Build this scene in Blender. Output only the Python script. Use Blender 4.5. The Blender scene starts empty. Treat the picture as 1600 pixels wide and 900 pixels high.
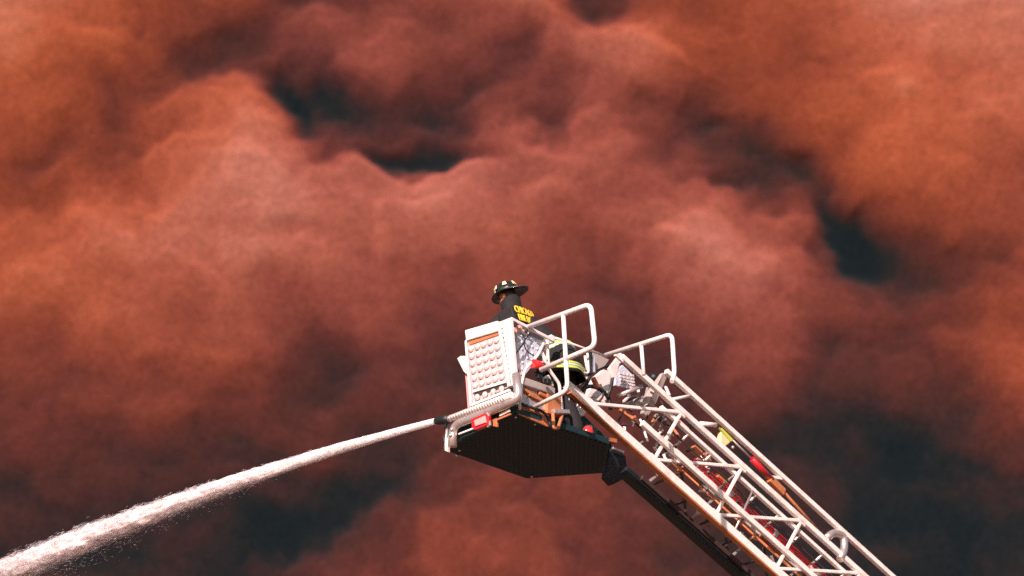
import bpy, bmesh, math, random
import numpy as np
from mathutils import Vector, Matrix
from math import sin, cos, tan, radians, pi, sqrt

scene = bpy.context.scene
COL = scene.collection
random.seed(7)
rng = np.random.default_rng(11)

# ------------------------------------------------------------------ camera
FOV = radians(14.5); PITCH = radians(22.8); ROLL = radians(2.5)
CAM = Vector((0, 0, 1.7))
FPX = 800 / tan(FOV / 2)
fw = Vector((0, cos(PITCH), sin(PITCH)))
r0 = Vector((1, 0, 0)); u0 = Vector((0, -sin(PITCH), cos(PITCH)))
rt = r0 * cos(ROLL) - u0 * sin(ROLL)
up = u0 * cos(ROLL) + r0 * sin(ROLL)
cd = bpy.data.cameras.new('camera'); cam = bpy.data.objects.new('camera', cd); COL.objects.link(cam)
cam.matrix_world = Matrix(((rt.x, up.x, -fw.x, CAM.x), (rt.y, up.y, -fw.y, CAM.y), (rt.z, up.z, -fw.z, CAM.z), (0, 0, 0, 1)))
cd.sensor_width = 36; cd.angle = FOV
cd.clip_start = 0.5; cd.clip_end = 3000
cd.dof.use_dof = True; cd.dof.focus_distance = 42.5; cd.dof.aperture_fstop = cd.lens / 1000 / 0.105
scene.camera = cam

# ------------------------------------------------------------------ light
SUN = Vector((-0.22, -0.88, 0.42)).normalized()
world = bpy.data.worlds.new('World'); scene.world = world; world.use_nodes = True
wn = world.node_tree.nodes; wl = world.node_tree.links
bg = wn['Background']; sky = wn.new('ShaderNodeTexSky'); sky.sky_type = 'NISHITA'; sky.sun_disc = False
sky.sun_elevation = math.asin(SUN.z); sky.sun_rotation = math.atan2(SUN.x, SUN.y)
sky.dust_density = 3.0; sky.air_density = 1.0; sky.ozone_density = 1.0
wl.new(sky.outputs[0], bg.inputs[0]); bg.inputs[1].default_value = 0.055
sl = bpy.data.lights.new('sun', 'SUN'); so = bpy.data.objects.new('sun', sl); COL.objects.link(so)
sl.energy = 4.6; sl.angle = radians(0.5); sl.color = (1.0, 0.725, 0.66)
so.rotation_euler = SUN.to_track_quat('Z', 'Y').to_euler(); so.location = (0, 0, 60)
scene.view_settings.view_transform = 'Standard'; scene.view_settings.look = 'None'
scene.view_settings.exposure = 0.75; scene.view_settings.gamma = 1.0
scene.cycles.use_denoising = False; scene.cycles.max_bounces = 5; scene.cycles.diffuse_bounces = 3; scene.cycles.volume_bounces = 3; scene.cycles.transparent_max_bounces = 8

# ------------------------------------------------------------------ local frame of the bucket
# x = across the bucket towards the near right, y = from its front back along the ladder, z = up
def ray(px, py): return fw + rt * ((px - 800) / FPX) + up * ((450 - py) / FPX)
ORG = CAM + ray(805, 645) * 42
AZ = radians(-43.8)
ML = Matrix.Translation(ORG) @ Matrix.Rotation(AZ, 4, 'Z')
MLi = ML.inverted()
_o = MLi @ CAM
def at(px, py, ax, v):
    d = MLi.to_3x3() @ ray(px, py)
    return _o + d * ((v - _o[ax]) / d[ax])
WM = {}                                             # world matrix of every empty

# ------------------------------------------------------------------ materials
def mat(name, color, rough=0.5, metal=0.0, var=0.12, scale=18.0, bump=0.0, dirt=None, dirt_amt=0.5, dscale=6.0, coat=0.0):
    m = bpy.data.materials.new(name); m.use_nodes = True
    n = m.node_tree.nodes; l = m.node_tree.links; b = n['Principled BSDF']
    tc = n.new('ShaderNodeTexCoord')
    nz = n.new('ShaderNodeTexNoise'); nz.inputs['Scale'].default_value = scale; nz.inputs['Detail'].default_value = 5
    l.new(tc.outputs['Object'], nz.inputs['Vector'])
    mx = n.new('ShaderNodeMix'); mx.data_type = 'RGBA'
    c = Vector(color)
    mx.inputs[6].default_value = (*(c * (1 - var)), 1); mx.inputs[7].default_value = (*[min(1, k) for k in c * (1 + var)], 1)
    l.new(nz.outputs['Fac'], mx.inputs[0])
    out = mx.outputs[2]
    if dirt:
        n2 = n.new('ShaderNodeTexNoise'); n2.inputs['Scale'].default_value = dscale; n2.inputs['Detail'].default_value = 8; n2.inputs['Roughness'].default_value = 0.7
        l.new(tc.outputs['Object'], n2.inputs['Vector'])
        r = n.new('ShaderNodeMapRange'); r.inputs[1].default_value = 0.5; r.inputs[2].default_value = 0.72; r.inputs[4].default_value = dirt_amt
        l.new(n2.outputs['Fac'], r.inputs[0])
        m2 = n.new('ShaderNodeMix'); m2.data_type = 'RGBA'; m2.inputs[7].default_value = (*dirt, 1)
        l.new(r.outputs[0], m2.inputs[0]); l.new(out, m2.inputs[6]); out = m2.outputs[2]
    l.new(out, b.inputs['Base Color'])
    b.inputs['Roughness'].default_value = rough; b.inputs['Metallic'].default_value = metal
    b.inputs['Coat Weight'].default_value = coat
    if bump:
        bp = n.new('ShaderNodeBump'); bp.inputs['Strength'].default_value = bump; bp.inputs['Distance'].default_value = 0.01
        l.new(nz.outputs['Fac'], bp.inputs['Height']); l.new(bp.outputs[0], b.inputs['Normal'])
    return m
GR = (0.30, 0.16, 0.10)
M_WHITE = mat('white_paint', (0.80, 0.76, 0.75), 0.38, dirt=GR, dirt_amt=0.55, dscale=9)
M_LADDER = mat('ladder_paint', (0.88, 0.82, 0.80), 0.42, dirt=(0.34, 0.19, 0.12), dirt_amt=0.55, dscale=5)
M_ALU = mat('bare_aluminium', (0.72, 0.66, 0.64), 0.32, 0.75, dirt=GR, dirt_amt=0.6)
M_PLATE = mat('tread_plate', (0.60, 0.66, 0.78), 0.4, 0.15, var=0.3, scale=40, bump=0.6)
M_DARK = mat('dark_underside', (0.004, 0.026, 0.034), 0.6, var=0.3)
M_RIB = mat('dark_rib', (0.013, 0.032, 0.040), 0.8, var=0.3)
M_BLACK = mat('black_rubber_and_shade', (0.010, 0.014, 0.016), 0.5)
M_HOLE = mat('dark_metal', (0.05, 0.03, 0.028), 0.6, var=0.4)  # dark tone; carries painted shade on the far lacing and base rail
M_RED = mat('red_enamel', (0.45, 0.012, 0.02), 0.3, coat=0.5, var=0.25)
M_REDD = mat('dull_red', (0.20, 0.02, 0.02), 0.5, var=0.3)
M_REDL = mat('red_lens', (0.85, 0.03, 0.03), 0.15, coat=1.0)
M_PINKL = mat('pale_lens', (0.8, 0.35, 0.33), 0.2, coat=0.8)
M_LENS = mat('clear_lens', (0.80, 0.72, 0.70), 0.12, 0.3, coat=1.0)
M_ORANGE = mat('orange_paint_bounce', (0.46, 0.17, 0.07), 0.5, var=0.35, scale=30, dirt=(0.1, 0.04, 0.03), dirt_amt=0.6)  # warm bounce painted as orange on lower faces; orange fittings share it
M_PANEL = mat('perforated_white', (0.52, 0.44, 0.47), 0.4, var=0.2)
M_COAT = mat('black_turnout_cloth', (0.009, 0.0095, 0.012), 0.85, var=0.4, scale=25, bump=0.8)
M_SKIN = mat('skin', (0.55, 0.22, 0.13), 0.55)
M_HELM = mat('black_helmet', (0.010, 0.017, 0.019), 0.35, coat=0.3, scale=12)
M_LIME = mat('lime_reflective', (0.52, 0.62, 0.10), 0.5)
M_SILV = mat('silver_reflective', (0.45, 0.60, 0.45), 0.4)
M_YEL = mat('yellow_reflective', (0.80, 0.62, 0.05), 0.5)
M_CREAM = mat('cream_reflective', (0.80, 0.66, 0.36), 0.5)
M_GREY = mat('grey_composite_and_shade', (0.36, 0.33, 0.32), 0.6, dirt=GR)

# ------------------------------------------------------------------ mesh helpers
def V(*a): return Vector(a)
class MB:
    def __init__(s): s.v = []; s.f = []; s.smooth = []
    def quadbox(s, c8, sm=False):
        o = len(s.v); s.v += [Vector(p) for p in c8]
        for f in ((0, 3, 2, 1), (4, 5, 6, 7), (0, 1, 5, 4), (1, 2, 6, 5), (2, 3, 7, 6), (3, 0, 4, 7)):
            s.f.append(tuple(o + k for k in f)); s.smooth.append(sm)
    def box(s, lo, hi):
        x0, y0, z0 = lo; x1, y1, z1 = hi
        s.quadbox([(x0, y0, z0), (x1, y0, z0), (x1, y1, z0), (x0, y1, z0), (x0, y0, z1), (x1, y0, z1), (x1, y1, z1), (x0, y1, z1)]); return s
    def bar(s, p, q, w, h, upv=(0, 0, 1)):
        p = Vector(p); q = Vector(q); d = (q - p).normalized(); a = d.cross(Vector(upv)).normalized(); b = a.cross(d).normalized()
        a *= w / 2; b *= h / 2
        s.quadbox([p - a - b, p + a - b, p + a + b, p - a + b, q - a - b, q + a - b, q + a + b, q - a + b]); return s
    def plate(s, pts, th, nrm):
        pts = [Vector(p) for p in pts]; n = Vector(nrm).normalized() * th; o = len(s.v); k = len(pts)
        s.v += pts + [p + n for p in pts]
        s.f.append(tuple(o + i for i in range(k))[::-1]); s.f.append(tuple(o + k + i for i in range(k))); s.smooth += [False] * 2
        for i in range(k):
            j = (i + 1) % k; s.f.append((o + i, o + j, o + k + j, o + k + i)); s.smooth.append(False)
        return s
    def tube(s, pts, r, seg=10, bend=0.0):
        pts = [Vector(p) for p in pts]
        if bend and len(pts) > 2:
            out = [pts[0]]
            for i in range(1, len(pts) - 1):
                a, b, c = pts[i - 1], pts[i], pts[i + 1]
                k = min(bend, (a - b).length * .48, (c - b).length * .48)
                p = b + (a - b).normalized() * k; q = b + (c - b).normalized() * k
                for t in range(7):
                    t /= 6; out.append(p * (1 - t) ** 2 + b * 2 * t * (1 - t) + q * t * t)
            out.append(pts[-1]); pts = out
        rs = r if hasattr(r, '__len__') else [r] * len(pts)
        d0 = (pts[1] - pts[0]).normalized(); a = d0.orthogonal().normalized(); o = len(s.v)
        for i, p in enumerate(pts):
            d = ((pts[min(i + 1, len(pts) - 1)] - pts[max(i - 1, 0)])).normalized()
            a = (a - d * a.dot(d)).normalized(); b = d.cross(a)
            for k in range(seg):
                t = 2 * pi * k / seg; s.v.append(p + (a * cos(t) + b * sin(t)) * rs[i])
        n = len(pts)
        for i in range(n - 1):
            for k in range(seg):
                k2 = (k + 1) % seg
                s.f.append((o + i * seg + k, o + i * seg + k2, o + (i + 1) * seg + k2, o + (i + 1) * seg + k)); s.smooth.append(True)
        s.f.append(tuple(o + k for k in range(seg))[::-1]); s.f.append(tuple(o + (n - 1) * seg + k for k in range(seg))); s.smooth += [False] * 2
        return s
    def dome(s, c, axis, r, depth, seg=12, rings=4):
        c = Vector(c); ax = Vector(axis).normalized(); a = ax.orthogonal().normalized(); b = ax.cross(a); o = len(s.v)
        for i in range(rings + 1):
            t = i / (rings + .6) * pi / 2
            for k in range(seg):
                u = 2 * pi * k / seg; s.v.append(c + (a * cos(u) + b * sin(u)) * r * cos(t) + ax * depth * sin(t))
        s.v.append(c + ax * depth)
        for i in range(rings):
            for k in range(seg):
                k2 = (k + 1) % seg; s.f.append((o + i * seg + k, o + i * seg + k2, o + (i + 1) * seg + k2, o + (i + 1) * seg + k)); s.smooth.append(True)
        for k in range(seg): s.f.append((o + rings * seg + k, o + rings * seg + (k + 1) % seg, len(s.v) - 1)); s.smooth.append(True)
        s.f.append(tuple(o + k for k in range(seg))[::-1]); s.smooth.append(False)
        return s
    def build(s, name, m, parent=None, bevel=0.0, kind=None, world_space=False):
        me = bpy.data.meshes.new(name)
        T = Matrix() if world_space else ML
        if parent is not None: T = WM[parent.name].inverted() @ T
        me.from_pydata([T @ v for v in s.v], [], s.f)
        me.polygons.foreach_set('use_smooth', s.smooth); me.update()
        me.materials.append(m)
        o = bpy.data.objects.new(name, me); COL.objects.link(o)
        if parent is not None: o.parent = parent; WM[o.name] = WM[parent.name]
        else: WM[o.name] = Matrix()
        if bevel:
            bv = o.modifiers.new('bevel', 'BEVEL'); bv.width = bevel; bv.segments = 2; bv.limit_method = 'ANGLE'; bv.angle_limit = radians(40); bv.harden_normals = False
        if kind: o['kind'] = kind
        return o
def empty(name, label, cat, loc_l, rot=None, group=None):
    o = bpy.data.objects.new(name, None); COL.objects.link(o); o.empty_display_size = .2
    w = ML @ Matrix.Translation(Vector(loc_l)) @ (rot or Matrix()); o.matrix_world = w; WM[o.name] = w
    o['label'] = label; o['category'] = cat
    if group: o['group'] = group
    return o
def tag(o, label, cat): o['label'] = label; o['category'] = cat; return o
def tube(name, pts, r, m, parent, bend=0.0, seg=10): return MB().tube(pts, r, seg, bend).build(name, m, parent)
def bar(name, p, q, w, h, m, parent, upv=(0, 0, 1), bevel=0.004): return MB().bar(p, q, w, h, upv).build(name, m, parent, bevel)
def copy_part(o, dl, parent):                      # a copy shifted by dl in the bucket frame
    c = o.copy(); COL.objects.link(c); c.parent = parent
    c.location = WM[parent.name].to_3x3().inverted() @ (ML.to_3x3() @ Vector(dl)); WM[c.name] = WM[parent.name]
    return c

# ================================================================== GROUND
gm = mat('bare_earth', (0.16, 0.10, 0.07), 0.9, var=0.25, scale=0.05)
g = MB(); n = 24
for i in range(n + 1):
    for j in range(n + 1): g.v.append(V((i / n - .5) * 2400, (j / n - .5) * 2400, 0))
for i in range(n):
    for j in range(n): g.f.append((i * (n + 1) + j, (i + 1) * (n + 1) + j, (i + 1) * (n + 1) + j + 1, i * (n + 1) + j + 1)); g.smooth.append(False)
o = g.build('ground', gm, None, kind='structure', world_space=True)

# ================================================================== SMOKE
def perlin(x, y, seed):
    r = np.random.default_rng(seed); A = r.random(4096) * 2 * pi; P = r.permutation(4096)
    xi = np.floor(x).astype(int); yi = np.floor(y).astype(int); xf = x - xi; yf = y - yi
    def gdot(ix, iy, dx, dy):
        a = A[P[(ix + P[iy & 4095]) & 4095]]; return np.cos(a) * dx + np.sin(a) * dy
    u = xf ** 3 * (xf * (xf * 6 - 15) + 10); v = yf ** 3 * (yf * (yf * 6 - 15) + 10)
    a = gdot(xi, yi, xf, yf); b = gdot(xi + 1, yi, xf - 1, yf); c = gdot(xi, yi + 1, xf, yf - 1); d = gdot(xi + 1, yi + 1, xf - 1, yf - 1)
    return (a + u * (b - a)) * (1 - v) + (c + u * (d - c)) * v
def fbm(x, y, seed, octv=4, gain=.5):
    s = 0; a = 1
    for k in range(octv): s = s + a * perlin(x * 2 ** k, y * 2 ** k, seed + k); a *= gain
    return s * 1.4
SY = 105.0
NX, NZ = 660, 560
gx = np.linspace(-31, 31, NX); gz = np.linspace(14, 74, NZ)
X, Z = np.meshgrid(gx, gz)
dx = X; dy = np.full_like(X, SY); dz = Z - CAM.z
den = dy * fw.y + dz * fw.z
U = 800 + FPX * (dx * rt.x + dy * rt.y + dz * rt.z) / den
W = 450 - FPX * (dx * up.x + dy * up.y + dz * up.z) / den
# painted smoke brightness, from lit (1) to shade and soot (0), every 100 units across and down the plume
SOOT_SHADE = np.array([
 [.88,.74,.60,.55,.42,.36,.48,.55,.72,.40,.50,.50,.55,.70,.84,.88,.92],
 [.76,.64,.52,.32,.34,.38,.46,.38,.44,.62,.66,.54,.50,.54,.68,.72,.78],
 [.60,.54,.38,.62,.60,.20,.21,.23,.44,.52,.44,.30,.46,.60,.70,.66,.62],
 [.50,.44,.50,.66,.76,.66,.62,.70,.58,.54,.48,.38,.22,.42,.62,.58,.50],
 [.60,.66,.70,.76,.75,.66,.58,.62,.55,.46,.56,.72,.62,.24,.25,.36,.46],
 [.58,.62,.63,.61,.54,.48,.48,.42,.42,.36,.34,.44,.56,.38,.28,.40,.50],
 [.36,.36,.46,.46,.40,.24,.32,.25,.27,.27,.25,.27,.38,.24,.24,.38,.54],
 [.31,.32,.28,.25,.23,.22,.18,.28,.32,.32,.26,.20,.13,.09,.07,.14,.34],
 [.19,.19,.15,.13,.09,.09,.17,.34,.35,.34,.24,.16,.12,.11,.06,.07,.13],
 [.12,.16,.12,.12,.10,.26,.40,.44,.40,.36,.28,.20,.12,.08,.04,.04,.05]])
HUE = np.array([   # 0 orange, 1 pink
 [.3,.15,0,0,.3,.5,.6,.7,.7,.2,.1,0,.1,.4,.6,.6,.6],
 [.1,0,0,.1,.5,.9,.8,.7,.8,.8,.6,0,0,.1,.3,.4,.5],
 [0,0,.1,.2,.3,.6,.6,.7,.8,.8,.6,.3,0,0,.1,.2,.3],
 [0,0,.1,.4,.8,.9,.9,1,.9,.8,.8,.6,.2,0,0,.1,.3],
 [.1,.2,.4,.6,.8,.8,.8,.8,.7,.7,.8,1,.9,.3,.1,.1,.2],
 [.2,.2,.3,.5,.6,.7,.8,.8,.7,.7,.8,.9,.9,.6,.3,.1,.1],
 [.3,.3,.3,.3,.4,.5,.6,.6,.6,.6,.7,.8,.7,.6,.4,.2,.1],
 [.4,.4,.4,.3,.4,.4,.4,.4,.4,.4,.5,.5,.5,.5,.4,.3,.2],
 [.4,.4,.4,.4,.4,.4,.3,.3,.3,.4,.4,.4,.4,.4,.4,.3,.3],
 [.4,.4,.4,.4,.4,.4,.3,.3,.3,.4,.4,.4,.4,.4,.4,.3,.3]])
def grid_sample(G, u, v):
    gh, gw = G.shape
    def refl(t, n):                                # mirror beyond the edge so the plume goes on
        t = np.abs(t); t = np.mod(t, 2 * (n - 1)); return np.where(t > n - 1, 2 * (n - 1) - t, t)
    x = refl(u / 100, gw); y = refl(v / 100, gh)
    Gp = np.pad(G, 1, mode='edge')
    xi = np.minimum(x.astype(int), gw - 2); yi = np.minimum(y.astype(int), gh - 2); fx = x - xi; fy = y - yi
    def w4(t): return (-.5 * t ** 3 + t ** 2 - .5 * t, 1.5 * t ** 3 - 2.5 * t ** 2 + 1, -1.5 * t ** 3 + 2 * t ** 2 + .5 * t, .5 * t ** 3 - .5 * t ** 2)
    wx = w4(fx); wy = w4(fy); s = 0
    for j in range(4):
        for i in range(4): s = s + Gp[np.minimum(yi + j, gh + 1), np.minimum(xi + i, gw + 1)] * wx[i] * wy[j]
    return s
# billow warp
wu = 26 * fbm(U / 170, W / 170, 3, 4) + 9 * fbm(U / 60, W / 60, 5, 3)
wv = 26 * fbm(U / 170, W / 170, 13, 4) + 9 * fbm(U / 60, W / 60, 15, 3)
Uw = U + wu; Ww = W + wv
T = grid_sample(SOOT_SHADE, Uw, Ww); Hh = np.clip(grid_sample(HUE, Uw, Ww), 0, 1)
# puffs (rounded lobes) and hollows:  u, v, ru, rv, angle, amount, sharpness
FE = [
 # dark hollows, their shade painted into the tone
 (455,190,20,42,-10,-.32,1.3), (620,215,110,34,6,-.04,1.2), (480,150,70,26,20,-.08,1), (655,260,86,21,0,-.42,1.4), (560,175,60,24,10,-.05,1), (590,235,40,16,20,-.06,1),
 (1322,398,56,30,46,-.32,1.1), (1262,332,70,20,48,-.12,1), (1200,275,80,18,30,-.05,1), (1135,314,50,9,8,-.13,1), (1400,450,60,40,20,-.08,1),
 (872,212,36,22,30,-.18,1), (845,190,60,16,-10,-.08,1), (922,24,30,34,0,-.20,1.1), (872,150,22,30,0,-.12,1), (1000,172,20,24,0,-.12,1),
 (1108,214,30,18,0,-.12,1), (330,92,60,20,-8,-.07,1), (520,24,80,20,0,-.12,1), (215,60,14,50,0,-.08,1), (300,105,20,20,0,-.06,1), (255,225,60,16,-40,-.08,1),
 (540,585,36,60,-10,-.10,1), (560,790,90,24,-30,-.08,1), (430,850,70,34,-20,-.06,1), (980,565,40,60,0,-.05,1), (75,265,30,18,0,-.10,1), (250,600,60,30,0,-.05,1),
 (1408,700,60,50,0,-.08,1), (860,600,40,40,0,-.05,1), (1210,480,20,50,20,-.06,1), (812,100,24,36,0,-.13,1), (760,165,34,12,-20,-.12,1), (740,20,14,30,10,-.08,1), (1300,620,40,60,0,-.06,1),
 (1500,780,110,80,0,-.03,1), (120,740,110,40,-15,-.06,1), (700,440,60,60,0,-.03,1), (620,560,50,30,0,-.05,1)]
# rounded lobes with lit crests painted in: u, v, radius, amount
LB = [(345,240,112,.17), (380,335,104,.12), (300,330,80,.05), (520,335,68,.14), (600,400,80,.06), (690,382,88,.13), (785,290,82,.11), (845,380,80,.06), (1135,455,128,.13), (1225,500,90,.08), (985,135,98,.13), (935,325,104,.10),
 (590,142,72,.14), (480,92,46,.10), (700,125,50,.05), (1180,640,72,.12), (1370,640,80,.14), (760,905,112,.13), (925,850,88,.08), (60,690,120,.06), (190,420,115,.08), (70,360,90,.06), (1440,250,135,.07), (1530,420,110,.08),
 (640,660,62,.08), (300,565,115,.06), (1065,570,84,.08), (820,90,66,.10), (1280,160,120,.07), (140,130,120,.07), (1010,420,80,.06), (450,500,100,.06), (1490,620,90,.08), (1060,330,60,.08), (1120,760,80,.06), (240,830,90,.05), (20,110,90,.06)]
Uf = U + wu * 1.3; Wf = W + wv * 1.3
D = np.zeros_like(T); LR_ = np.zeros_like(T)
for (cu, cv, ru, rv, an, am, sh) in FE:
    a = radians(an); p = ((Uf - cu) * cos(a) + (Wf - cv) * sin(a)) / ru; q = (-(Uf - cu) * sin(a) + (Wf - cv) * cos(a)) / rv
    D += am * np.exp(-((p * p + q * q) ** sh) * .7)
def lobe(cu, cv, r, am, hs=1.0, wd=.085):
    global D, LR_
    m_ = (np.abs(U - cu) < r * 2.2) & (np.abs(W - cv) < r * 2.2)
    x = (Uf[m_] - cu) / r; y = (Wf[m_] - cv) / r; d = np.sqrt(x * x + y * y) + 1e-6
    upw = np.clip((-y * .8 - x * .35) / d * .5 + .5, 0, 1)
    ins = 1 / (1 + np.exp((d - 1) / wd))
    D[m_] += am * (ins * np.exp(-(1 - np.minimum(d, 1)) * 1.6) * upw ** 1.5 - (1 - ins) * .55 * np.exp(-(d - 1) / .22) * upw ** 2)  # paints a highlight on the upper left rim and a shadow beyond it
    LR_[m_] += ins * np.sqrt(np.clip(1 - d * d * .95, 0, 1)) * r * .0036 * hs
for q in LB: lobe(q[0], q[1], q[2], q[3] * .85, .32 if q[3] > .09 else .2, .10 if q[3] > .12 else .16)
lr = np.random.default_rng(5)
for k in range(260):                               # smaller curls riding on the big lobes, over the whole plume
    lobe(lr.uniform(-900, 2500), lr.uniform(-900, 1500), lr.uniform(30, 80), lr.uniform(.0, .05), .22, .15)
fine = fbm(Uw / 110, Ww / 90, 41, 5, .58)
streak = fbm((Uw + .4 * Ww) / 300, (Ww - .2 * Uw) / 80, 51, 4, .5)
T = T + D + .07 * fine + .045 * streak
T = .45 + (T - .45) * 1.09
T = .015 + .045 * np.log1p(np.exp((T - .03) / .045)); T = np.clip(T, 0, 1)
def billow(sc, seed):
    n_ = perlin(Uw / sc, Ww / sc, seed); return 1 - np.sqrt(n_ * n_ * 4 + .03)
relief = 1.5 * T + LR_ * 1.3 + .24 * billow(300, 61) + .09 * billow(140, 63) + .03 * billow(70, 65) + .010 * billow(36, 67)
Y = SY - relief
def lin(c): c = np.array(c) / 255; return np.where(c < .04045, c / 12.92, ((c + .055) / 1.055) ** 2.4)
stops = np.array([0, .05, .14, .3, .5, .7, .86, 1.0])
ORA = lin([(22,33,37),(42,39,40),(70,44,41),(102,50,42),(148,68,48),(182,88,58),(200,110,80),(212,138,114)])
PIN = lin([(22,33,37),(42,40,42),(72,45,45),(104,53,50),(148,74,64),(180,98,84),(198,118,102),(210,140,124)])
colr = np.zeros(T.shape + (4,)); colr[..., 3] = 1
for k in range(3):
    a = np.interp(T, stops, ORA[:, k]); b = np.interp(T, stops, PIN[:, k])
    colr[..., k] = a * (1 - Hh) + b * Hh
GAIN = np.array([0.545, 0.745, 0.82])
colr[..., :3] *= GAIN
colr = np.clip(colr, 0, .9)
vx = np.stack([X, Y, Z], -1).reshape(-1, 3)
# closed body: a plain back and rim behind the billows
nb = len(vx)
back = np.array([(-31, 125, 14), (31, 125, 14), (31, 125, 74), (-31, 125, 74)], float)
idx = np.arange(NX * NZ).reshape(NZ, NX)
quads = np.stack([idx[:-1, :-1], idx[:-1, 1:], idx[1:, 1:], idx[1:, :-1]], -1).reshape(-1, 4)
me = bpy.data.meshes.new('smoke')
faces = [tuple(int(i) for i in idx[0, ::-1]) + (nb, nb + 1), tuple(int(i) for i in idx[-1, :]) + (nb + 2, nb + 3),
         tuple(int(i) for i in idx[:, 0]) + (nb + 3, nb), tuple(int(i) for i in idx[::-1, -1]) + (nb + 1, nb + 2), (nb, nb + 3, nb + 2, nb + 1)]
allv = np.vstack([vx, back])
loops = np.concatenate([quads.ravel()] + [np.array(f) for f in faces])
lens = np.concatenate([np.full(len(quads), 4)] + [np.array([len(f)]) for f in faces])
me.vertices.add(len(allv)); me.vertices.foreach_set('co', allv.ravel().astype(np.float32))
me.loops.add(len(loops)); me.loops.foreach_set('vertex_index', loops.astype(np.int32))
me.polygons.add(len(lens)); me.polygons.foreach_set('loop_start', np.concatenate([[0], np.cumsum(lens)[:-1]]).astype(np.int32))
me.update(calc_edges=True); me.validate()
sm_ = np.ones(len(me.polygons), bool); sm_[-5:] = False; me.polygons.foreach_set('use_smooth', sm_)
at_ = me.color_attributes.new('soot_and_shade', 'FLOAT_COLOR', 'POINT')  # smoke colour with light and shade painted in
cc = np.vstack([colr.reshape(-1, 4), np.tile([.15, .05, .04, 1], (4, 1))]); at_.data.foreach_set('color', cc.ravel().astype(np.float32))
ms = bpy.data.materials.new('smoke'); ms.use_nodes = True
n_ = ms.node_tree.nodes; l_ = ms.node_tree.links; b_ = n_['Principled BSDF']
ca = n_.new('ShaderNodeAttribute'); ca.attribute_name = 'soot_and_shade'
tc_ = n_.new('ShaderNodeTexCoord'); nz_ = n_.new('ShaderNodeTexNoise'); nz_.inputs['Scale'].default_value = 11.0; nz_.inputs['Detail'].default_value = 3; nz_.inputs['Roughness'].default_value = .8
l_.new(tc_.outputs['Object'], nz_.inputs['Vector'])
mr_ = n_.new('ShaderNodeMapRange'); mr_.inputs[1].default_value = .25; mr_.inputs[2].default_value = .75; mr_.inputs[3].default_value = .52; mr_.inputs[4].default_value = 1.48
l_.new(nz_.outputs['Fac'], mr_.inputs[0])
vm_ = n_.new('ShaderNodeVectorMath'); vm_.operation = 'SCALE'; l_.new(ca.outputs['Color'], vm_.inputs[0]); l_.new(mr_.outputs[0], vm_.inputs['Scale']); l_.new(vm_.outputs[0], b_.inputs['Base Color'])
b_.inputs['Roughness'].default_value = 1.0; b_.inputs['Specular IOR Level'].default_value = 0.0
b_.inputs['Diffuse Roughness'].default_value = 1.0
me.materials.append(ms)
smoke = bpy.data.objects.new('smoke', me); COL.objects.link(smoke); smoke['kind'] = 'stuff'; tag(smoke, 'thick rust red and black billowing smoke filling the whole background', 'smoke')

#@@LADDER
# ================================================================== AERIAL LADDER
PHI = radians(23.4)
LR = Matrix.Rotation(-PHI, 4, 'X')
LQ = V(-.6, 2.0, 1.0)
lad = empty('aerial_ladder', 'long white lattice truck ladder sloping down right from behind the bucket', 'ladder', LQ, LR)
def lp(f, s, n):                                   # f across (bucket x), s bucket y of the foot point, n above the bottom chords
    t = (s - 2.0) / cos(PHI)
    return V(f, 2.0 + t * cos(PHI) + n * sin(PHI), 1.0 - t * sin(PHI) + n * cos(PHI))
END = 13.5
def rail(name, f, n, s0, w, h, m=M_LADDER, s1=END, bevel=.008): return MB().bar(lp(f, s0, n), lp(f, s1, n), w, h).build(name, m, lad, bevel)
NB = -.725                                         # near bottom chord, below the rung plane
rail('bottom_rail', -.20, NB, at(914, 634, 0, -.2).y, .06, .10)
rail('bottom_rail_bounce', -.205, NB - .062, at(922, 645, 0, -.2).y, .07, .024, M_ORANGE)  # orange strip painting the warm bounce under the rail
rail('outer_rail', -.165, -.44, 2.32, .05, .068)
rail('inner_rail', -.235, 0.0, 2.55, .05, .045)
rail('side_rail', -.20, .135, 1.86, .055, .066)
rail('top_rail', -.20, .43, 2.46, .055, .060)
rail('far_top_rail', -.60, .02, 3.0, .03, .036)
rail('far_track_rail', -.60, -.09, 3.1, .03, .034)
rail('lower_track', -.30, -.60, 2.7, .025, .03, M_ALU)
tube('waterway_pipe', [lp(-.50, 3.35, -.03), lp(-.50, END, -.03)], .046, M_RED, lad)
for s_ in np.arange(3.9, END, .72): tube('pipe_clamp', [lp(-.50, s_, -.03), lp(-.50, s_ + .06, -.03)], .052, M_ALU, lad)
tube('slide_tube', [lp(-.45, 3.0, -.30), lp(-.45, END, -.30)], .014, M_ORANGE, lad)
# far bottom chord of the wider section slung below, its shade painted black
rail('base_section_rail', -.62, -.735, 2.60, .10, .12, M_BLACK)
rail('base_section_rail', -.56, -.68, 2.8, .04, .06, M_HOLE)
for k in range(26):
    q = 3.1 + k * .27 + random.uniform(-.08, .08); n_0 = random.uniform(-.5, -.1); f_ = random.uniform(-.56, -.42)
    MB().bar(lp(f_, q, n_0), lp(f_, q + random.uniform(.1, .3), n_0), random.uniform(.02, .05), random.uniform(.03, .07)).build('hose_segment', random.choice([M_RED, M_REDD, M_HOLE, M_REDD]), lad, .004)
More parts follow.
